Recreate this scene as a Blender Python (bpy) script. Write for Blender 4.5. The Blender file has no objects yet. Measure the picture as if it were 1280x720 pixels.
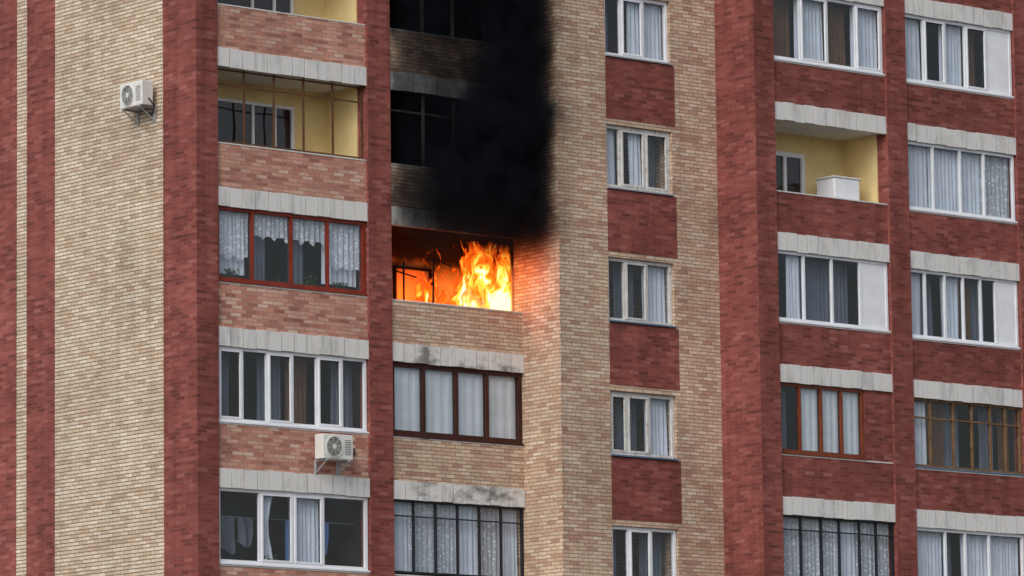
import bpy, math, random
from mathutils import Matrix, Vector
random.seed(7)
scene = bpy.context.scene
scene.view_settings.view_transform = 'Standard'
scene.view_settings.look = 'None'
scene.view_settings.exposure = 0

# ------------------------------------------------------------------ colour
def lin(c):
    c = c / 255.0
    return c / 12.92 if c <= 0.04045 else ((c + 0.055) / 1.055) ** 2.4
def rgb(r, g, b): return (lin(r), lin(g), lin(b), 1.0)

# ------------------------------------------------------------------ node helper
class NT:
    def __init__(s, name):
        s.mat = bpy.data.materials.new(name); s.mat.use_nodes = True
        s.nt = s.mat.node_tree; s.nt.nodes.clear()
        s.out = s.nt.nodes.new('ShaderNodeOutputMaterial')
    def n(s, t, **kw):
        nd = s.nt.nodes.new(t)
        for k, v in kw.items(): setattr(nd, k, v)
        return nd
    def put(s, sock, v):
        if hasattr(v, 'is_output'): s.nt.links.new(v, sock)
        else: sock.default_value = v
    def m(s, op, a, b=None, c=None, clamp=False):
        nd = s.n('ShaderNodeMath', operation=op, use_clamp=clamp)
        s.put(nd.inputs[0], a)
        if b is not None: s.put(nd.inputs[1], b)
        if c is not None: s.put(nd.inputs[2], c)
        return nd.outputs[0]
    def sm(s, v, a, b, x=0.0, y=1.0):
        nd = s.n('ShaderNodeMapRange', interpolation_type='SMOOTHSTEP')
        s.put(nd.inputs[0], v); nd.inputs[1].default_value = a; nd.inputs[2].default_value = b
        nd.inputs[3].default_value = x; nd.inputs[4].default_value = y
        return nd.outputs[0]
    def xyz(s, v):
        nd = s.n('ShaderNodeSeparateXYZ'); s.put(nd.inputs[0], v); return nd.outputs
    def comb(s, x, y, z):
        nd = s.n('ShaderNodeCombineXYZ')
        s.put(nd.inputs[0], x); s.put(nd.inputs[1], y); s.put(nd.inputs[2], z); return nd.outputs[0]
    def noise(s, vec, scale, detail=3.0, rough=0.55, color=False):
        nd = s.n('ShaderNodeTexNoise'); s.put(nd.inputs['Vector'], vec)
        nd.inputs['Scale'].default_value = scale; nd.inputs['Detail'].default_value = detail
        nd.inputs['Roughness'].default_value = rough
        return nd.outputs['Color' if color else 'Fac']
    def mapping(s, vec, scale=(1, 1, 1), loc=(0, 0, 0)):
        nd = s.n('ShaderNodeMapping'); s.put(nd.inputs[0], vec)
        nd.inputs['Scale'].default_value = scale; nd.inputs['Location'].default_value = loc
        return nd.outputs[0]
    def ramp(s, v, stops, interp='LINEAR'):
        nd = s.n('ShaderNodeValToRGB'); s.put(nd.inputs[0], v)
        cr = nd.color_ramp; cr.interpolation = interp
        while len(cr.elements) < len(stops): cr.elements.new(0.5)
        for e, (p, c) in zip(cr.elements, stops):
            e.position = p; e.color = c
        return nd.outputs[0]
    def mix(s, f, a, b, mode='MIX'):
        nd = s.n('ShaderNodeMix', data_type='RGBA', blend_type=mode)
        s.put(nd.inputs[0], f); s.put(nd.inputs[6], a); s.put(nd.inputs[7], b); return nd.outputs[2]
    def scalec(s, col, v):
        return s.mix(1.0, col, s.comb(v, v, v), 'MULTIPLY')
    def bsdf(s, col, rough=0.8, spec=0.3, metal=0.0, normal=None):
        p = s.n('ShaderNodeBsdfPrincipled')
        s.put(p.inputs['Base Color'], col); s.put(p.inputs['Roughness'], rough)
        p.inputs['Specular IOR Level'].default_value = spec; p.inputs['Metallic'].default_value = metal
        if normal is not None: s.put(p.inputs['Normal'], normal)
        return p.outputs[0]
    def bump(s, h, strength, dist):
        nd = s.n('ShaderNodeBump'); s.put(nd.inputs['Height'], h)
        nd.inputs['Strength'].default_value = strength; nd.inputs['Distance'].default_value = dist
        return nd.outputs[0]
    def surf(s, sh): s.nt.links.new(sh, s.out.inputs['Surface']); return s.mat
    def vol(s, sh): s.nt.links.new(sh, s.out.inputs['Volume']); return s.mat
    def pos(s): return s.n('ShaderNodeNewGeometry').outputs['Position']

def soot(t, P):
    """soot deposited on the masonry round the burning loggia"""
    x, y, z = t.xyz(P)
    nz = t.noise(P, 1.1, 4.0, 0.6)
    nn = t.m('SUBTRACT', nz, 0.5)
    xx = t.m('ADD', x, t.m('MULTIPLY', nn, 0.6))
    yy = t.m('ADD', y, t.m('MULTIPLY', nn, 0.9))
    zz = t.m('ADD', z, t.m('MULTIPLY', nn, 0.9))
    a = t.m('MULTIPLY', t.sm(xx, 4.86, 5.1), t.sm(xx, 9.1, 8.4))
    a = t.m('MULTIPLY', a, t.sm(yy, -1.5, -0.7))
    a = t.m('MULTIPLY', a, t.sm(zz, 16.5, 17.5))
    return t.m('MULTIPLY', a, t.sm(nz, 0.25, 0.62, 0.5, 0.86))

def brick(name, cols, mortar, mort_mm=11, patch=0.16, sooty=False, bw=0.26, bh=0.0765, streak=0.12, hv=1.0, batchk=.6):
    t = NT(name)
    uv = t.n('ShaderNodeUVMap').outputs[0]
    u, v, _ = t.xyz(uv)
    P = t.pos()
    v2 = t.m('DIVIDE', v, bh)
    row = t.m('FLOOR', v2); rf = t.m('FRACT', v2)
    jit = t.n('ShaderNodeTexWhiteNoise', noise_dimensions='1D'); t.put(jit.inputs['W'], row)
    off = t.m('ADD', t.m('MULTIPLY', t.m('FRACT', t.m('MULTIPLY', row, 0.5)), 1.0),
              t.m('MULTIPLY', jit.outputs['Value'], 0.25))
    uu = t.m('ADD', t.m('DIVIDE', u, bw), off)
    col = t.m('FLOOR', uu); cf = t.m('FRACT', uu)
    wn = t.n('ShaderNodeTexWhiteNoise', noise_dimensions='2D')
    t.put(wn.inputs['Vector'], t.comb(col, row, 0.0))
    batch = t.noise(t.mapping(uv, (0.5, 1.2, 1)), 0.9, 2.0)
    pick = t.m('ADD', t.m('MULTIPLY', wn.outputs['Value'], 0.85), t.m('MULTIPLY', t.m('SUBTRACT', batch, 0.42), batchk), clamp=True)
    n = len(cols)
    c = t.ramp(pick, [(i / (n - 1), cc) for i, cc in enumerate(cols)])
    mm = t.m('MAXIMUM', t.m('LESS_THAN', rf, mort_mm / 1000 / bh), t.m('MULTIPLY', t.m('LESS_THAN', cf, mort_mm / 1000 / bw), hv))
    c = t.mix(mm, c, mortar)
    big = t.sm(t.noise(P, 0.55, 3.0), 0.3, 0.7, 1 - patch, 1 + patch * 0.4)
    fine = t.sm(t.noise(P, 30.0, 1.0), 0.3, 0.7, 0.88, 1.08)
    st = t.sm(t.noise(t.mapping(P, (3.5, 3.5, 0.22)), 1.0, 3.0), 0.3, 0.6, 1 - streak, 1.0)
    f = t.m('MULTIPLY', t.m('MULTIPLY', big, fine), st)
    c = t.scalec(c, f)
    if sooty:
        s = soot(t, P)
        c = t.mix(s, c, rgb(26, 22, 21))
    return t.surf(t.bsdf(c, 0.9, 0.12))

RED = [rgb(114, 61, 55), rgb(134, 71, 64), rgb(143, 77, 69), rgb(152, 85, 77), rgb(168, 108, 99)]
M = {}
M['red'] = brick('red_brick', RED, rgb(120, 90, 87), 13, 0.2, hv=.6, batchk=.3, streak=.18)
M['yellow'] = brick('yellow_brick', [rgb(188, 162, 136), rgb(204, 182, 156), rgb(212, 193, 168), rgb(220, 203, 180), rgb(228, 214, 194)], rgb(108, 95, 88), 18, 0.1, hv=.45, batchk=.25, streak=.14)
M['tan'] = brick('tan_brick', [rgb(180, 138, 116), rgb(202, 168, 142), rgb(210, 182, 154), rgb(218, 192, 166), rgb(228, 208, 188)], rgb(132, 119, 110), 16, 0.16, sooty=True, hv=.8, batchk=.5)
M['pink'] = brick('pink_tan_brick', [rgb(160, 100, 86), rgb(190, 130, 110), rgb(204, 146, 124), rgb(212, 164, 142), rgb(224, 196, 174)], rgb(152, 136, 128), 14, 0.16, batchk=.5)

def concrete(name, base, sooty=True):
    t = NT(name); P = t.pos()
    f = t.sm(t.noise(t.mapping(P, (1.6, 1.6, 0.8)), 1.5, 5.0, 0.65), 0.32, 0.5, 0.8, 1.0)
    st = t.sm(t.noise(t.mapping(P, (9, 9, 0.6)), 1.0, 4.0), 0.28, 0.5, 0.82, 1.0)
    g = t.sm(t.noise(P, 40, 3.0), 0.3, 0.7, 0.92, 1.05)
    c = t.scalec(base, t.m('MULTIPLY', t.m('MULTIPLY', f, st), g))
    if sooty:
        c = t.mix(soot(t, P), c, rgb(24, 22, 22))
        x, y, z = t.xyz(P)
        k = t.m('MULTIPLY', t.sm(x, 5.2, 5.8), t.sm(x, 8.4, 8.2))
        k = t.m('MULTIPLY', k, t.sm(z, 10.5, 11.0)); k = t.m('MULTIPLY', k, t.sm(z, 15.0, 14.9))
        k = t.m('MULTIPLY', k, t.sm(t.noise(t.mapping(P, (1.2, 1, 2.2)), 1.1, 3.0, 0.6), 0.46, 0.66, 0.0, 0.75))
        c = t.mix(k, c, rgb(58, 54, 50))
    return t.surf(t.bsdf(c, 0.92, 0.15))
M['conc'] = concrete('slab_concrete', rgb(218, 216, 212))

def plain(name, col, rough=0.6, spec=0.3, var=0.12, nscale=3.0, metal=0.0, wear=None):
    t = NT(name); P = t.pos()
    c = t.scalec(col, t.sm(t.noise(P, nscale, 2.0), 0.3, 0.7, 1 - var, 1.0))
    if wear is not None:
        w = t.sm(t.noise(t.mapping(P, (6, 6, 2.5)), 2.0, 5.0, 0.7), 0.54, 0.66)
        c = t.mix(w, c, wear)
    return t.surf(t.bsdf(c, rough, spec, metal))
M['pvc'] = plain('white_pvc', rgb(236, 238, 242), 0.35, 0.4, 0.08)
M['oldwhite'] = plain('weathered_white_paint', rgb(216, 214, 210), 0.7, 0.2, 0.15, 5, wear=rgb(166, 150, 134))
M['redwood'] = plain('red_painted_wood', rgb(138, 52, 34), 0.5, 0.3, 0.25)
M['brownwood'] = plain('dark_brown_wood', rgb(72, 40, 34), 0.6, 0.2, 0.3)
M['orangewood'] = plain('varnished_wood', rgb(126, 62, 36), 0.5, 0.3, 0.25)
M['rawwood'] = plain('weathered_wood', rgb(130, 102, 76), 0.8, 0.1, 0.35, 6)
M['blackmetal'] = plain('black_painted_steel', rgb(34, 36, 42), 0.5, 0.4, 0.2)
M['rust'] = plain('rusty_grille_steel', rgb(104, 72, 50), 0.8, 0.2, 0.3, 8)
M['cream'] = plain('cream_plaster', rgb(242, 218, 160), 0.9, 0.1, 0.14, 1.5)
M['whitewash'] = plain('whitewashed_ceiling', rgb(228, 226, 222), 0.9, 0.1, 0.14, 1.5)
M['dark'] = plain('interior_shade_tone', rgb(52, 47, 46), 0.9, 0.1, 0.4, 1.2)  # dimness of enclosed interiors put into the base colour
M['char'] = plain('charred_plaster', rgb(28, 25, 24), 0.95, 0.05, 0.5, 3)
# fire room walls: cream plaster blackened from the ceiling down
t = NT('scorched_plaster'); P = t.pos(); x, y, z = t.xyz(P)
k = t.sm(t.m('ADD', z, t.m('MULTIPLY', t.noise(P, 2.0, 4.0), .5)), 16.5, 17.0)
c = t.mix(k, rgb(190, 150, 100), rgb(40, 30, 26)); M['scorched'] = t.surf(t.bsdf(c, .95, .05))
M['bluesill'] = plain('blue_grey_sheet_metal', rgb(96, 116, 138), 0.5, 0.4, 0.2)
M['greysill'] = plain('galvanised_sheet', rgb(170, 174, 180), 0.5, 0.4, 0.2)
M['curtain'] = plain('curtain_white', rgb(214, 220, 230), 0.95, 0.05, 0.1)
M['curtain_grey'] = plain('curtain_grey', rgb(112, 118, 132), 0.95, 0.05, 0.15)
M['curtain_brown'] = plain('curtain_brown', rgb(110, 82, 64), 0.95, 0.05, 0.2)
M['blind'] = plain('blind_panel', rgb(222, 227, 232), 0.8, 0.1, 0.1)
M['green'] = plain('leaf_green', rgb(60, 110, 50), 0.7, 0.2, 0.4, 20)
M['acwhite'] = plain('ac_enamel', rgb(222, 222, 216), 0.4, 0.4, 0.1)
M['acdark'] = plain('ac_dark_plastic', rgb(48, 50, 54), 0.5, 0.3, 0.1)
M['asphalt'] = plain('asphalt', rgb(66, 66, 68), 0.9, 0.2, 0.3, 0.5)
M['roof'] = plain('bitumen_roof', rgb(60, 60, 62), 0.9, 0.1, 0.3)
M['cloth_blue'] = plain('cloth_blue', rgb(110, 140, 196), 0.9, 0.1)
M['char2'] = plain('scorched_bars', rgb(74, 68, 66), 0.9, 0.1, 0.4, 6)

# glass: thin pane, transparent with Schlick reflection (same from both sides)
t = NT('window_glass')
ge = t.n('ShaderNodeNewGeometry')
nb = t.bump(t.noise(ge.outputs['Position'], 1.3, 1.0), 0.25, 0.05)
dt = t.n('ShaderNodeVectorMath', operation='DOT_PRODUCT')
t.put(dt.inputs[0], ge.outputs['Normal']); t.put(dt.inputs[1], ge.outputs['Incoming'])
q = t.m('POWER', t.m('SUBTRACT', 1.0, t.m('ABSOLUTE', dt.outputs['Value']), clamp=True), 5.0)
F = t.m('ADD', .07, t.m('MULTIPLY', q, .9), clamp=True)
gl = t.n('ShaderNodeBsdfGlossy'); gl.inputs['Roughness'].default_value = 0.02; t.put(gl.inputs['Normal'], nb)
tr = t.n('ShaderNodeBsdfTransparent'); tr.inputs[0].default_value = (0.88, 0.91, 0.93, 1)
mx = t.n('ShaderNodeMixShader'); t.put(mx.inputs[0], F)
t.nt.links.new(tr.outputs[0], mx.inputs[1]); t.nt.links.new(gl.outputs[0], mx.inputs[2])
M['glass'] = t.surf(mx.outputs[0])

# lace: fabric with procedural net pattern
t = NT('lace_net'); uv = t.n('ShaderNodeUVMap').outputs[0]
vo = t.n('ShaderNodeTexVoronoi'); t.put(vo.inputs['Vector'], uv); vo.inputs['Scale'].default_value = 14
hole = t.sm(vo.outputs['Distance'], 0.2, 0.45, 0.92, 0.55)
bs = t.bsdf(rgb(230, 234, 242), 0.95, 0.05)
trn = t.n('ShaderNodeBsdfTransparent'); mx = t.n('ShaderNodeMixShader')
t.put(mx.inputs[0], hole); t.nt.links.new(trn.outputs[0], mx.inputs[1]); t.nt.links.new(bs, mx.inputs[2])
M['lace'] = t.surf(mx.outputs[0])

# ------------------------------------------------------------------ mesh helper
def link(o, parent=None):
    scene.collection.objects.link(o)
    if parent: o.parent = parent
    return o
def empty(name):
    e = bpy.data.objects.new(name, None); e.empty_display_size = 0.3
    return link(e)

class MB:
    def __init__(s): s.v = []; s.f = []; s.uv = []
    def quad(s, pts, uvs):
        b = len(s.v); s.v += pts; s.f.append(tuple(range(b, b + len(pts)))); s.uv += uvs
    def box(s, x0, x1, y0, y1, z0, z1):
        q = s.quad
        q([(x0, y0, z0), (x1, y0, z0), (x1, y0, z1), (x0, y0, z1)], [(x0, z0), (x1, z0), (x1, z1), (x0, z1)])
        q([(x1, y1, z0), (x0, y1, z0), (x0, y1, z1), (x1, y1, z1)], [(x1, z0), (x0, z0), (x0, z1), (x1, z1)])
        q([(x0, y1, z0), (x0, y0, z0), (x0, y0, z1), (x0, y1, z1)], [(-y1, z0), (-y0, z0), (-y0, z1), (-y1, z1)])
        q([(x1, y0, z0), (x1, y1, z0), (x1, y1, z1), (x1, y0, z1)], [(y0, z0), (y1, z0), (y1, z1), (y0, z1)])
        q([(x0, y0, z1), (x1, y0, z1), (x1, y1, z1), (x0, y1, z1)], [(x0, y0), (x1, y0), (x1, y1), (x0, y1)])
        q([(x0, y1, z0), (x1, y1, z0), (x1, y0, z0), (x0, y0, z0)], [(x0, y1), (x1, y1), (x1, y0), (x0, y0)])
    def grid(s, fn, nu, nv):
        for i in range(nu):
            for j in range(nv):
                ab = [(i, j), (i + 1, j), (i + 1, j + 1), (i, j + 1)]
                s.quad([fn(a / nu, b / nv) for a, b in ab], [(fn(a / nu, b / nv)[0], fn(a / nu, b / nv)[2]) for a, b in ab])
    def cyl(s, c, axis, r, l, n=20):
        ax = Vector(axis).normalized(); up = Vector((0, 0, 1)) if abs(ax.z) < .9 else Vector((1, 0, 0))
        a = ax.cross(up).normalized(); b = ax.cross(a); c = Vector(c)
        ring = [[tuple(c + ax * d + (a * math.cos(2 * math.pi * i / n) + b * math.sin(2 * math.pi * i / n)) * r) for i in range(n)] for d in (-l / 2, l / 2)]
        for i in range(n):
            j = (i + 1) % n
            s.quad([ring[0][i], ring[0][j], ring[1][j], ring[1][i]], [(0, 0)] * 4)
        s.quad(ring[0][::-1], [(0, 0)] * n); s.quad(ring[1], [(0, 0)] * n)
    def tube(s, pts, r, n=8):
        for p, q in zip(pts[:-1], pts[1:]):
            p = Vector(p); q = Vector(q)
            s.cyl((p + q) / 2, q - p, r, (q - p).length, n)
    def obj(s, name, mat, parent=None, bevel=0.0, smooth=False):
        if not s.f: return None
        me = bpy.data.meshes.new(name); me.from_pydata(s.v, [], s.f)
        ul = me.uv_layers.new(name='UVMap')
        for i, c in enumerate(s.uv): ul.data[i].uv = c
        me.materials.append(mat)
        o = bpy.data.objects.new(name, me); link(o, parent)
        if smooth or bevel:
            import bmesh
            bm = bmesh.new(); bm.from_mesh(me); bmesh.ops.remove_doubles(bm, verts=bm.verts, dist=1e-5); bm.to_mesh(me); bm.free()
        if smooth:
            for p in me.polygons: p.use_smooth = True
        if bevel:
            m = o.modifiers.new('bevel', 'BEVEL'); m.width = bevel; m.segments = 2; m.limit_method = 'ANGLE'
        return o

from collections import defaultdict
PART = defaultdict(MB)
def P_(name, mat): return PART[(name, mat)]

building = empty('apartment_building')
H = 2.8
TS = [11.9 + H * k for k in range(-3, 7)]     # tops of floor-edge bands
ZTOP = TS[-1] + 1.0

# ------------------------------------------------------------------ glazing
def curtain(x0, x1, z0, z1, y, mat='curtain', pleat=0.11, amp=0.025, scallop=0.0, gather=0.0):
    mb = P_('curtains', mat)
    ph = random.random() * 6; k = 2 * math.pi / (pleat * random.uniform(0.8, 1.25))
    n = max(6, int((x1 - x0) / 0.018))
    def fn(a, b):
        z = z0 + (z1 - z0) * b
        xx = x0 + (x1 - x0) * a
        if gather: xx = x0 + (xx - x0) * (1 - gather * math.sin(math.pi * min(1, (1 - b) * 1.1)))
        yy = y + amp * math.sin(k * (x0 + (x1 - x0) * a) + ph) * (0.6 + 0.4 * (1 - b)) + 0.012 * math.sin(k * 0.37 * xx + 2 * b)
        if scallop: z = max(z, z0 + scallop * abs(math.sin((xx - x0) * math.pi / 0.3))) if b < .2 else z
        return (xx, yy, z)
    mb.grid(fn, n, 5)

def window(x0, x1, z0, z1, y, fr, mat='pvc', fw=0.06, bars=(), panes=None, panel_from=None, sash=(), depth=0.07, sill='pvc', sillout=0.05, glass=True):
    """framed multi-light window standing in plane y (outer face).  fr = mullion fractions"""
    F = P_('window_frames', mat)
    W = x1 - x0
    if sill:
        P_('window_sills', sill).box(x0 - .02, x1 + .02, y - sillout, y + depth, z0 - .035, z0 - .002)
    F.box(x0, x1, y, y + depth, z0, z0 + fw); F.box(x0, x1, y, y + depth, z1 - fw, z1)
    F.box(x0, x0 + fw, y, y + depth, z0 + fw, z1 - fw); F.box(x1 - fw, x1, y, y + depth, z0 + fw, z1 - fw)
    ed = [x0 + fw] 
    for f in fr:
        xm = x0 + f * W
        F.box(xm - fw * .42, xm + fw * .42, y + .004, y + depth, z0 + fw, z1 - fw)
        ed += [xm - fw * .42, xm + fw * .42]
    ed.append(x1 - fw)
    cells = [(ed[i], ed[i + 1]) for i in range(0, len(ed), 2)]
    for i, (a, b) in enumerate(cells):
        zc0, zc1 = z0 + fw, z1 - fw
        if panel_from is not None and i >= panel_from:
            P_('window_panels', mat).box(a, b, y + .015, y + .05, zc0, zc1); continue
        for bz in bars:
            zb = z0 + bz * (z1 - z0)
            F.box(a, b, y + .006, y + depth - .004, zb - fw * .35, zb + fw * .35)
        if i in sash:
            s = fw * .6
            F.box(a, b, y - .012, y + .03, zc0, zc0 + s); F.box(a, b, y - .012, y + .03, zc1 - s, zc1)
            F.box(a, a + s, y - .012, y + .03, zc0 + s, zc1 - s); F.box(b - s, b, y - .012, y + .03, zc0 + s, zc1 - s)
        if glass:
            g = P_('window_glass', 'glass')
            dy = random.uniform(-.004, .004); dz = random.uniform(-.006, .006)
            g.quad([(a, y + .04 + dy, zc0), (b, y + .04 - dy, zc0), (b, y + .04 - dy + dz, zc1), (a, y + .04 + dy + dz, zc1)], [(0, 0)] * 4)
        st = panes[i] if panes and i < len(panes) else None
        yc = y + .12
        if st == 'full': curtain(a - .03, b + .03, zc0, zc1, yc + .05)
        elif st == 'grey': curtain(a, b, zc0, zc1, yc + .28, 'curtain_grey')
        elif st == 'brown': curtain(a, b, zc0, zc1, yc + .2, 'curtain_brown')
        elif st == 'left': curtain(a, a + (b - a) * .5, zc0, zc1, yc, gather=.3)
        elif st == 'right': curtain(a + (b - a) * .45, b, zc0, zc1, yc)
        elif st == 'lace': curtain(a - .03, b + .03, zc0, zc1, yc + .03, 'lace')
        elif st == 'valside':
            curtain(a - .02, b + .02, zc0 + (zc1 - zc0) * .6, zc1, yc - .02, 'lace', scallop=.14)
            curtain(a + (b - a) * .1, a + (b - a) * .55, zc0, zc1, yc + .2, 'curtain_grey')
        elif st == 'laceboth':
            curtain(a, b, zc0 + (zc1 - zc0) * .25, zc1, yc, 'lace', scallop=.12)
            curtain(a, b, zc0 + .1, zc1, yc + .12, 'curtain')
        elif st == 'blind':
            P_('blinds', 'blind').grid(lambda u, v, a=a, b=b: (a + (b - a) * u, y + .1 + .008 * math.sin(u * 20), zc0 + .02 + (zc1 - zc0) * v), 12, 2)
    return cells

# ------------------------------------------------------------------ loggia stacks
def stack(x0, x1, Yp, zo, wallmat, spec, default):
    for T0 in TS:
        T = T0 + zo
        k = round((T0 - 11.9) / H)
        style = spec.get(k, default)
        n = max(6, round((x1 - x0) / 0.31)); w = (x1 - x0) / n
        for i in range(n):
            dx = random.uniform(-.004, .004); dy = random.uniform(0, .014); dz = random.uniform(-.012, .006)
            P_('slab_edge_bands', 'conc').box(x0 + i * w + .008 + dx, x0 + (i + 1) * w - .008 + dx, Yp + .02 + dy, Yp + .1, T - .38 + dz, T + dz)
        P_('slab_edge_bands', 'conc').box(x0, x1, Yp + .1, Yp + .22, T - .37, T - .012)
        P_('parapets', wallmat).box(x0, x1, Yp + .07, Yp + .32, T, T + .87)
        P_('parapet_copings', 'conc').box(x0, x1, Yp + .06, Yp + .33, T + .87, T + .895)
        burnt = style[0] in ('fire', 'burnt')
        inner = 'char' if burnt else ('cream' if style[0] == 'open' else 'dark')  # glazed loggias: shade painted in as a dark lining instead of cream
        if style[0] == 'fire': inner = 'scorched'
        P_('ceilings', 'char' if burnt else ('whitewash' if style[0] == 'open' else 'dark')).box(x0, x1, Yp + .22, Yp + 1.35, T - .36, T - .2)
        P_('floors', 'char' if burnt else 'conc').box(x0, x1, Yp + .32, Yp + 1.35, T - .2, T + .02)
        P_('loggia_linings', inner).box(x0, x0 + .04, Yp + .33, Yp + 1.35, T - H + .02, T - .36)
        P_('loggia_linings', inner).box(x1 - .04, x1, Yp + .33, Yp + 1.35, T - H + .02, T - .36)
        P_('loggia_linings', inner).box(x0, x1, Yp + 1.35, Yp + 1.6, T - H, T)
        style[1](T, x0, x1, Yp) if style[1] else None

def g(fr, **kw):
    def f(T, x0, x1, Yp):
        window(x0 + .02, x1 - .02, T - H + .9 + .035, T - .385, Yp + .09, fr, **kw)
    return f

def door_window(x0, x1, z0, z1, y, mat='pvc', fr=(.5,), fw=.06):
    window(x0, x1, z0, z1, y - .06, fr, mat=mat, fw=fw, sill=None, depth=.055)
    P_('room_shade_sheets', 'dark').box(x0, x1, y - .004, y, z0, z1)  # thin dark sheet behind the glass, painted stand-in for an unlit room

def open_A(T, x0, x1, Yp):           # caged open loggia
    door_window(x0 + .9, x0 + 2.9, T - 2.1, T - .74, Yp + 1.35, 'pvc', (.48, .76))
    m = P_('loggia_grilles', 'rust')
    zb, zt = T - 1.9, T - .385
    for i in range(6):
        x = x0 + .03 + (x1 - x0 - .06) * i / 5
        m.box(x - .018, x + .018, Yp + .15, Yp + .186, zb, zt)
    m.box(x0, x1, Yp + .187, Yp + .21, zt - .34, zt - .31)
    m.box(x0, x1, Yp + .187, Yp + .21, zt - .04, zt - .01)
    m.box(x0, x1, Yp + .187, Yp + .21, zb + .03, zb + .06)
def open_A2(T, x0, x1, Yp):
    door_window(x0 + .9, x0 + 2.9, T - 2.1, T - .74, Yp + 1.35, 'pvc', (.48, .76))
def open_C(T, x0, x1, Yp):
    door_window(x0 + .9, x0 + 2.06, T - 2.1, T - .78, Yp + 1.35, 'pvc', (.5,), fw=.1)
def burnt(T, x0, x1, Yp):
    door_window(x0 + 1.1, x0 + 2.6, T - 2.1, T - .72, Yp + 1.35, 'char', (.5,))
    m = P_('burnt_glazing_bars', 'char2')   # what is left of the loggia glazing bars
    zb, zt = T - 1.9, T - .385
    for f in (.01, .27, .5, .74):
        x = x0 + f * (x1 - x0)
        m.box(x, x + .05, Yp + .12, Yp + .17, zb, zt)
    m.box(x0, x1, Yp + .171, Yp + .2, zb + 1.1, zb + 1.14)
def fire_room(T, x0, x1, Yp):
    window(x0 + 1.1, x0 + 2.1, T - 2.4, T - .98, Yp + 1.28, (), mat='char', fw=.05, sill=None, depth=.065, bars=(), glass=False)
    m = P_('burning_loggia_frames', 'char')
    zb, zt = T - 1.9, T - .385
    m.box(x0 + .02, x0 + .06, Yp + .12, Yp + .16, zb, zt)
    m.box(x0 + .40, x0 + .43, Yp + .12, Yp + .15, zb, zb + .8)
    m.tube([(x0 + .06, Yp + .14, zb + .62), (x0 + .75, Yp + .14, zb + .5)], .016, 6)
    m.tube([(x0 + 1.2, Yp + .16, zb), (x0 + 1.26, Yp + .2, zb + .95)], .018, 6)
    m.tube([(x0 + 1.26, Yp + .2, zb + .95), (x0 + 1.75, Yp + .22, zb + .82)], .014, 6)

specA = {
 4: ('open', open_A2), 3: ('open', open_A),
 2: ('g', g((.24, .5, .745), mat='redwood', fw=.07, panes=['laceboth', 'valside', 'valside', 'laceboth'], sill='redwood')),
 1: ('g', g((1/6, 2/6, .5, 4/6, 5/6), fw=.06, panes=['grey', None, 'grey', 'brown', None, 'grey'], sash=(0, 2, 4))),
 0: ('g', g((.28, .5, .7), fw=.065, panes=[None, 'left', 'full', None], sash=(1, 2))),
}
specB = {
 5: ('burnt', burnt), 4: ('burnt', burnt), 3: ('burnt', burnt), 2: ('fire', fire_room),
 1: ('g', g((.25, .5, .735), mat='brownwood', fw=.09, panes=['blind', 'blind', 'blind', 'blind'], sill='brownwood')),
 0: ('g', g((1/6, 2/6, .5, 4/6, 5/6), mat='blackmetal', fw=.035, bars=(.78,), panes=['full', 'lace', 'lace', 'full', 'lace', 'full'], sill=None)),
}
def c14(T, x0, x1, Yp):
    xr = x0 + (x1 - x0) * .755
    window(x0 + .02, xr, T - H + .935, T - .385, Yp + .09, (.25, .5, .74), mat='orangewood', fw=.07, panes=['grey', 'blind', 'blind', 'blind'], sill='orangewood')
    P_('brick_infill', 'red').box(xr + .003, x1, Yp + .075, Yp + .3, T - H + .895, T - .383)
specC = {
 4: ('g', g((.26, .5, .76), panes=['brown', 'full', 'brown', 'full'], sash=(1, 3))),
 3: ('open', open_C),
 2: ('g', g((.25, .5, .755), panes=['right', 'grey', 'grey', None], panel_from=3)),
 1: ('g', c14),
 0: ('g', g((.18, .36, .52, .7, .85), mat='blackmetal', fw=.035, bars=(.8,), panes=['lace', 'lace', 'lace', 'full', 'lace', 'lace'], sill=None)),
}
specD = {
 4: ('g', g((.19, .385, .575, .77), panes=['full', None, 'full', 'brown', None], panel_from=4, sash=(1, 3))),
 3: ('g', g((.25, .5, .72), panes=['full', 'full', 'full', 'lace'])),
 2: ('g', g((.15, .33, .5, .66, .8), panes=['full', 'grey', 'full', 'brown', 'grey', None], panel_from=5)),
 1: ('g', g((.17, .38, .55, .72, .86), mat='rawwood', fw=.05, bars=(.72,), panes=['full', 'brown', 'grey', None, 'grey', 'brown'], sill='bluesill')),
 0: ('g', g((.28, .46, .68), panes=['full', 'grey', 'full', 'full'])),
}
dflt = ('g', g((.25, .5, .75), panes=['full', None, 'grey', None]))
YR = -2.37; YW = -1.15
stack(0.53, 4.32, 0.0, 0.0, 'pink', specA, dflt)
stack(4.91, 8.41, 0.0, 0.0, 'tan', specB, dflt)
stack(13.42, 16.73, YR, -.07, 'red', specC, dflt)
stack(17.33, 20.70, YR, -.14, 'red', specD, dflt)
stack(21.30, 24.60, YR, -.14, 'red', {}, dflt)

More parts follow.
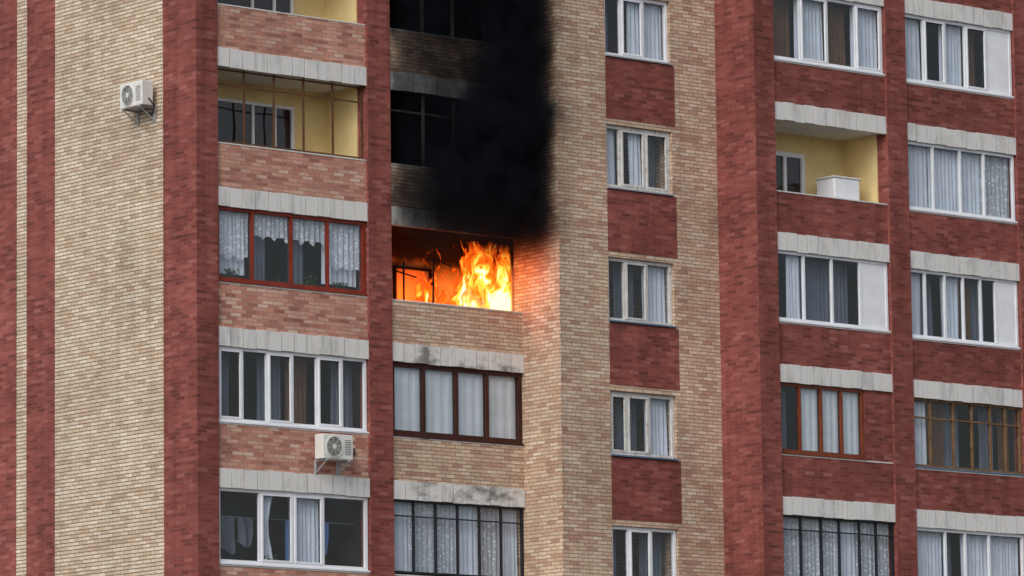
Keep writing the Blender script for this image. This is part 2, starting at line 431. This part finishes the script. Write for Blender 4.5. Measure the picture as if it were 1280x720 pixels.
# ------------------------------------------------------------------ solid walls
R = P_('red_piers', 'red')
R.box(0, .53, 0, 1.12, 0, ZTOP)
R.box(4.32, 4.91, 0, 1.6, 0, ZTOP)
R.box(12.85, 13.42, YR, 1.6, 0, ZTOP)
R.box(16.73, 17.33, YR, 1.6, 0, ZTOP)
R.box(20.70, 21.30, YR, 1.6, 0, ZTOP)
R.box(24.60, 25.2, YR, 14, 0, ZTOP)
S = P_('side_wall_red', 'red'); Yl = P_('side_wall_yellow', 'yellow')
Yl.box(0.012, .53, 1.12, 4.90, 0, ZTOP)
S.box(0, .53, 4.90, 5.90, 0, ZTOP)
Yl.box(0.012, .53, 5.90, 6.28, 0, ZTOP)
S.box(0, .53, 6.28, 14, 0, ZTOP)
Wt = P_('window_bay_wall', 'tan')
WX0, WX1 = 9.74, 11.57
Wt.box(8.41, WX0, YW, 1.6, 0, ZTOP)
Wt.box(WX1 + .1, 12.85, YW, 1.6, 0, ZTOP)
def zw(k): return 11.9 + H * k
for k in range(-3, 7):
    T = zw(k)
    zt, zb = T - .77, T - 2.1
    Wt.box(WX0, WX1 + .1, YW, YW + .4, zt, zt + .12)
    if k < 6:
        P_('red_spandrels', 'red').box(WX0, WX1 + .1, YW - .006, YW + .4, zt + .12, zt + H - 1.33 - .05)
    else:
        Wt.box(WX0, WX1 + .1, YW, YW + .4, zt + .12, ZTOP)
    Wt.box(WX1, WX1 + .1, YW, YW + .4, zb - .05, zt)
    Wt.box(WX0, WX1, YW + .08, YW + .4, zb - .05, zb - .04)
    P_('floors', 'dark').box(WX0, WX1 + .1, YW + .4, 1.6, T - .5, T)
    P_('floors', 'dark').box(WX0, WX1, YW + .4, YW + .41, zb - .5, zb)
Wt.box(WX0, WX1 + .1, YW, YW + .4, 0, zw(-3) - 2.15)
wspec = {
 4: dict(mat='pvc', fw=.065, panes=['grey', 'right', 'full'], sill='greysill', sash=(1,)),
 3: dict(mat='oldwhite', fw=.07, panes=['full', 'right', 'grey'], sill='greysill', bars=(), sash=(1, 2)),
 2: dict(mat='oldwhite', fw=.065, panes=[None, 'grey', 'full'], sill='bluesill', sash=(1,)),
 1: dict(mat='oldwhite', fw=.07, panes=['grey', 'grey', 'full'], sill='bluesill', sash=(0, 1)),
 0: dict(mat='pvc', fw=.065, panes=['grey', None, 'grey'], sill='greysill', sash=(1,)),
}
for k in range(-3, 7):
    T = zw(k); kw = wspec.get(k, wspec[4])
    window(WX0 + .01, WX1 - .01, T - 2.1, T - .775, YW + .07, (.28, .62) if k not in (3,) else (.24, .62), depth=.08, sillout=.12, **kw)

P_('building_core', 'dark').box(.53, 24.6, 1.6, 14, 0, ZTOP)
P_('roof', 'roof').box(0, 25.2, -2.37, 14.01, ZTOP, ZTOP + .3)

for (part, mat), mb in list(PART.items()):
    mb.obj(part + '_' + mat if part in ('window_frames', 'curtains', 'blinds', 'window_sills', 'loggia_linings', 'floors', 'ceilings', 'parapets', 'window_panels') else part, M[mat], building)
PART.clear()

# ------------------------------------------------------------------ air conditioners
def ac_unit(loc, rotz, hose):
    e = empty('air_conditioner')
    w, d, h = .76, .28, .5
    b = MB(); b.box(-w / 2, w / 2, -d, 0, 0, h); b.obj('casing', M['acwhite'], e, bevel=.018)
    b = MB(); b.cyl((-.1, -d - .002, h / 2), (0, 1, 0), .2, .012, 32); b.obj('fan_opening', M['acdark'], e)
    b = MB()
    for r in (.05, .09, .13, .17, .205):
        pts = [(-.1 + r * math.cos(a * math.pi / 14), -d - .014, h / 2 + r * math.sin(a * math.pi / 14)) for a in range(29)]
        b.tube(pts, .0045 if r < .2 else .011, 6)
    for a in range(8):
        c, s_ = math.cos(a * math.pi / 4 + .2), math.sin(a * math.pi / 4 + .2)
        b.tube([(-.1 + .04 * c, -d - .016, h / 2 + .04 * s_), (-.1 + .2 * c, -d - .016, h / 2 + .2 * s_)], .004, 6)
    b.cyl((-.1, -d - .016, h / 2), (0, 1, 0), .045, .01, 16)
    b.obj('fan_grille', M['acwhite'], e)
    b = MB()
    for i in range(9):
        z = .1 + i * .035
        b.box(.17, .33, -d - .004, -d + .002, z, z + .012)
    b.obj('louvres', M['acdark'], e)
    b = MB()
    for x in (-.28, .28):
        b.box(x - .02, x + .02, -d - .02, .12, -.035, -.002)
        b.box(x - .02, x + .02, .08, .12, -.28, -.035)
        b.tube([(x, .09, -.26), (x, -d + .02, -.03)], .014, 6)
    b.obj('bracket', M['greysill'], e)
    b = MB(); b.tube(hose, .016, 8); b.obj('refrigerant_pipe', M['acdark'], e)
    e.location = loc; e.rotation_euler = (0, 0, rotz)
ac_unit((3.22, -.07, 12.18), 0, [(.38, -.12, .12), (.5, -.1, .1), (.7, .1, .16), (.72, .12, .3)])
ac_unit((-.12, 1.66, 19.22), -math.pi / 2, [(.38, -.12, .15), (.42, .0, .0), (.2, .08, -.2), (.1, .1, -.1)])

# ------------------------------------------------------------------ storage cabinet on the open loggia
e = empty('storage_cabinet')
b = MB(); b.box(15.5, 16.25, -1.95, -1.4, 17.48, 18.84); b.obj('body', M['pvc'], e, bevel=.015)
b = MB(); b.box(15.47, 16.28, -1.98, -1.38, 18.842, 18.88); b.obj('top_board', M['whitewash'], e, bevel=.006)
b = MB(); b.box(15.52, 15.87, -1.97, -1.952, 17.55, 18.82); b.box(15.88, 16.23, -1.97, -1.952, 17.55, 18.82); b.obj('doors', M['pvc'], e, bevel=.004)

# ------------------------------------------------------------------ potted plants on the window ledge
def plant(x, y, z, h):
    e = empty('potted_plant')
    b = MB(); 
    n = 14
    for i in range(n):
        a0, a1 = 2 * math.pi * i / n, 2 * math.pi * (i + 1) / n
        b.quad([(.05 * math.cos(a0), .05 * math.sin(a0), 0), (.05 * math.cos(a1), .05 * math.sin(a1), 0), (.075 * math.cos(a1), .075 * math.sin(a1), .12), (.075 * math.cos(a0), .075 * math.sin(a0), .12)], [(0, 0)] * 4)
    b.quad([(.07 * math.cos(2 * math.pi * i / n), .07 * math.sin(2 * math.pi * i / n), .115) for i in range(n)], [(0, 0)] * n)
    b.obj('pot', M['orangewood'], e)
    b = MB()
    for i in range(90):
        a = random.random() * 6.28; r = random.random() ** .6 * .2; zz = .12 + random.random() * h
        c = Vector((r * math.cos(a), r * math.sin(a) * .3, zz)); d = Vector((random.uniform(-1, 1), random.uniform(-1, 1), random.uniform(-.4, 1))).normalized() * .05
        w = d.cross(Vector((0, 0, 1))).normalized() * .022
        b.quad([tuple(c - d), tuple(c + w), tuple(c + d), tuple(c - w)], [(0, 0)] * 4)
    b.obj('leaves', M['green'], e)
    e.location = (x, y, z)
P0 = 15.6 + .005
for x, h in ((1.05, .18), (3.0, .2), (3.75, .12), (2.2, .1)):
    plant(x, .245, P0, h)
plant(1.95, .245, P0 - 5.6, .14)

# laundry behind the lowest left glazing
e = empty('hanging_laundry')
for x0, x1, z0, m in ((2.55, 2.8, 10.15, 'cloth_blue'), (3.15, 3.35, 10.15, 'curtain'), (3.38, 3.6, 10.3, 'cloth_blue'), (1.35, 1.7, 10.45, 'curtain_grey'), (.85, 1.25, 10.3, 'curtain_grey')):
    b = MB(); b.grid(lambda u, v: (x0 + (x1 - x0) * (u + .12 * math.sin(v * 3 + x0 * 9) * (1 - v)), .5 + .03 * math.sin(u * 9 + v * 2), z0 + .06 * math.sin(u * 5 + x0) * (1 - v) + (11.0 - z0) * v), 10, 6)
    b.obj('garment', M[m], e)
b = MB(); b.tube([(.58, .5, 11.0), (4.27, .5, 11.0)], .005, 6); b.obj('clothes_line', M['greysill'], e)

# ------------------------------------------------------------------ fire
t = NT('flame')
P = t.pos(); x, y, z = t.xyz(P)
info = t.n('ShaderNodeObjectInfo').outputs['Random']
seed = t.m('MULTIPLY', info, 37.0)
warp = t.noise(t.mapping(P, (1.6, 1, 1.1)), 1.6, 2.0, color=True)
wx, wy, wz = t.xyz(warp)
px = t.m('ADD', x, t.m('MULTIPLY', t.m('SUBTRACT', wx, .5), .8))
pz = t.m('ADD', z, t.m('MULTIPLY', t.m('SUBTRACT', wz, .5), .5))
v = t.comb(t.m('MULTIPLY', px, 3.0), seed, t.m('MULTIPLY', pz, 1.2))
n1 = t.noise(v, 1.4, 4.0, 0.55)
lick = t.noise(t.comb(t.m('MULTIPLY', px, 6.0), t.m('ADD', seed, 9.0), t.m('MULTIPLY', pz, 2.2)), 1.4, 2.0, .6)
prof = t.ramp(t.m('DIVIDE', t.m('SUBTRACT', px, 5.0), 3.4),
    [(0.0, (0, 0, 0, 1)), (.36, (0,) * 3 + (1,)), (.43, (.7,) * 3 + (1,)), (.50, (.12,) * 3 + (1,)), (.58, (.18,) * 3 + (1,)), (.68, (.92,) * 3 + (1,)), (.95, (1.02,) * 3 + (1,)), (1.0, (1,) * 3 + (1,))])
hh = t.m('DIVIDE', t.m('SUBTRACT', z, 15.5), 1.4)
heat = t.m('ADD', prof, t.m('MULTIPLY', t.m('SUBTRACT', n1, .5), 2.6))
heat = t.m('ADD', heat, t.m('MULTIPLY', t.m('SUBTRACT', lick, .5), 1.1))
heat = t.m('SUBTRACT', heat, t.m('MULTIPLY', hh, .74))
colr = t.ramp(heat, [(0.0, (.5, .02, .0, 1)), (.25, (1.0, .07, .003, 1)), (.5, (1.0, .2, .01, 1)), (.75, (1.0, .48, .05, 1)), (1.0, (1.0, .85, .4, 1))])
em = t.n('ShaderNodeEmission'); t.put(em.inputs[0], colr); t.put(em.inputs[1], t.sm(heat, .1, .9, .95, 2.3))
tr = t.n('ShaderNodeBsdfTransparent'); mx = t.n('ShaderNodeMixShader')
edge = t.m('MULTIPLY', t.sm(x, 8.39, 8.3), t.sm(hh, 1.2, 1.0))
t.put(mx.inputs[0], t.m('MULTIPLY', t.sm(heat, .14, .32, 0, .88), edge))
t.nt.links.new(tr.outputs[0], mx.inputs[1]); t.nt.links.new(em.outputs[0], mx.inputs[2])
M['flame'] = t.surf(mx.outputs[0])
fire = empty('fire')
for i, yb in enumerate((.38, .54, .80)):
    b = MB(); ph = i * 1.7
    b.grid(lambda u, v: (5.1 + 3.28 * u, yb + .07 * math.sin(u * 9 + ph + v * 2) + .04 * math.sin(u * 23 + v * 5), 15.35 + 1.7 * v), 40, 14)
    b.obj('flame_sheet', M['flame'], fire, smooth=True)
t = NT('ember'); em = t.n('ShaderNodeEmission'); em.inputs[0].default_value = (1, .2, .03, 1); em.inputs[1].default_value = .5
M['ember'] = t.surf(em.outputs[0])
b = MB()
for i in range(16):
    z = 16.9 + random.random() * .9
    x = 7.9 + random.gauss(0, .3); y = random.uniform(-.7, -.2); s_ = random.uniform(.003, .006)
    if x < 8.35: b.box(x - s_, x + s_, y - s_, y + s_, z - s_, z + s_ * 1.6)
b.obj('sparks', M['ember'], fire)
def pl(name, loc, col, w, r):
    l = bpy.data.lights.new(name, 'POINT'); l.color = col; l.energy = w; l.shadow_soft_size = r
    o = bpy.data.objects.new(name, l); o.location = loc; link(o, fire)
pl('fire_light', (7.5, .6, 16.1), (1, .17, .02), 160, .3)
pl('fire_light_back', (6.3, .9, 15.9), (1, .12, .015), 60, .25)
pl('fire_light_front', (7.8, -.2, 16.25), (1, .2, .08), 20, .3)

# ------------------------------------------------------------------ smoke
t = NT('black_smoke')
oc = t.n('ShaderNodeTexCoord').outputs['Object']
wc = t.noise(oc, 1.0, 2.0, .6, color=True)
a_, b_, c_ = t.xyz(wc)
x0_, y0_, z0_ = t.xyz(oc)
x = t.m('ADD', x0_, t.m('MULTIPLY', t.m('SUBTRACT', a_, .5), 2.0))
y = t.m('ADD', y0_, t.m('MULTIPLY', t.m('SUBTRACT', b_, .5), .8))
z2 = t.m('ADD', z0_, t.m('MULTIPLY', t.m('SUBTRACT', c_, .5), 1.1))
cx = t.sm(z2, 17.8, 20.6, 7.25, 7.95)
wxx = t.sm(z2, 17.8, 20.6, 1.55, .95)
dx = t.m('DIVIDE', t.m('SUBTRACT', x, cx), wxx); dy = t.m('DIVIDE', t.m('ADD', y, .4), .85)
r = t.m('SQRT', t.m('ADD', t.m('MULTIPLY', dx, dx), t.m('MULTIPLY', dy, dy)))
nzr = t.noise(t.mapping(oc, (1, 1, .8)), 1.5, 5.0, .68)
nz = t.sm(nzr, .38, .6)
core = t.sm(t.m('ADD', r, t.m('MULTIPLY', t.m('SUBTRACT', nzr, .5), 3.6)), 1.35, .0)
veil = t.m('MULTIPLY', t.sm(y, -.75, -.3), t.sm(x0_, 4.8, 5.3))
dens = t.m('ADD', t.m('MULTIPLY', core, 4.0), t.m('MULTIPLY', t.m('MULTIPLY', veil, t.m('ADD', nz, .12)), 1.0))
fade = t.m('MULTIPLY', t.sm(y0_, -1.8, -1.0), t.sm(x0_, 9.2, 7.9))
dens = t.m('MULTIPLY', t.m('MULTIPLY', dens, fade), t.sm(z2, 16.55, 17.4))
pv = t.n('ShaderNodeVolumePrincipled')
pv.inputs['Color'].default_value = (.03, .034, .045, 1); pv.inputs['Anisotropy'].default_value = .2
t.put(pv.inputs['Density'], dens)
M['smoke'] = t.vol(pv.outputs[0])
try: M['smoke'].cycles.volume_step_rate = .8
except Exception as ex: print(ex)
b = MB(); b.box(4.75, 9.2, -1.8, .9, 16.2, 24.4)
b.obj('smoke', M['smoke'])

# ------------------------------------------------------------------ ground
b = MB(); b.box(-1500, 1500, -1500, 1500, -.5, 0); b.obj('ground', M['asphalt'])
b = MB(); b.box(-2, 27, -5.2, -2.4, .003, .13); b.obj('pavement', M['conc'])

# ------------------------------------------------------------------ light
w = bpy.data.worlds.new('World'); scene.world = w; w.use_nodes = True
nt = w.node_tree; bg = nt.nodes['Background']
sky = nt.nodes.new('ShaderNodeTexSky'); sky.sky_type = 'NISHITA'; sky.sun_disc = False
SE, SA = math.radians(38), math.radians(245)
sky.sun_elevation = SE; sky.sun_rotation = SA; sky.dust_density = 3; sky.air_density = 1.0
hs = nt.nodes.new('ShaderNodeHueSaturation'); hs.inputs['Saturation'].default_value = .45
nt.links.new(sky.outputs[0], hs.inputs['Color']); nt.links.new(hs.outputs[0], bg.inputs[0])
bg.inputs[1].default_value = .15
sl = bpy.data.lights.new('sun', 'SUN'); sl.energy = 1.15; sl.angle = math.radians(40); sl.color = (1, .99, .98)
so = bpy.data.objects.new('sun', sl); link(so)
d = Vector((math.sin(SA) * math.cos(SE), math.cos(SA) * math.cos(SE), math.sin(SE)))
so.rotation_euler = d.to_track_quat('Z', 'Y').to_euler()

# ------------------------------------------------------------------ camera
psi, p, ro = math.radians(40), math.radians(8.04), .0124
Rv = Vector((math.cos(psi), -math.sin(psi), 0))
Fv = Vector((math.sin(psi) * math.cos(p), math.cos(psi) * math.cos(p), math.sin(p)))
Uv = Vector((-math.sin(psi) * math.sin(p), -math.cos(psi) * math.sin(p), math.cos(p)))
R2 = Rv * math.cos(ro) - Uv * math.sin(ro); U2 = Rv * math.sin(ro) + Uv * math.cos(ro)
cam = bpy.data.cameras.new('camera'); co = bpy.data.objects.new('camera', cam); link(co)
mt = Matrix((R2, U2, -Fv)).transposed().to_4x4(); mt.translation = Vector((-57.73, -78.44, 1.6))
co.matrix_world = mt
cam.lens = 36 * 6240 / 1280; cam.sensor_width = 36; cam.clip_start = 1; cam.clip_end = 4000
scene.camera = co
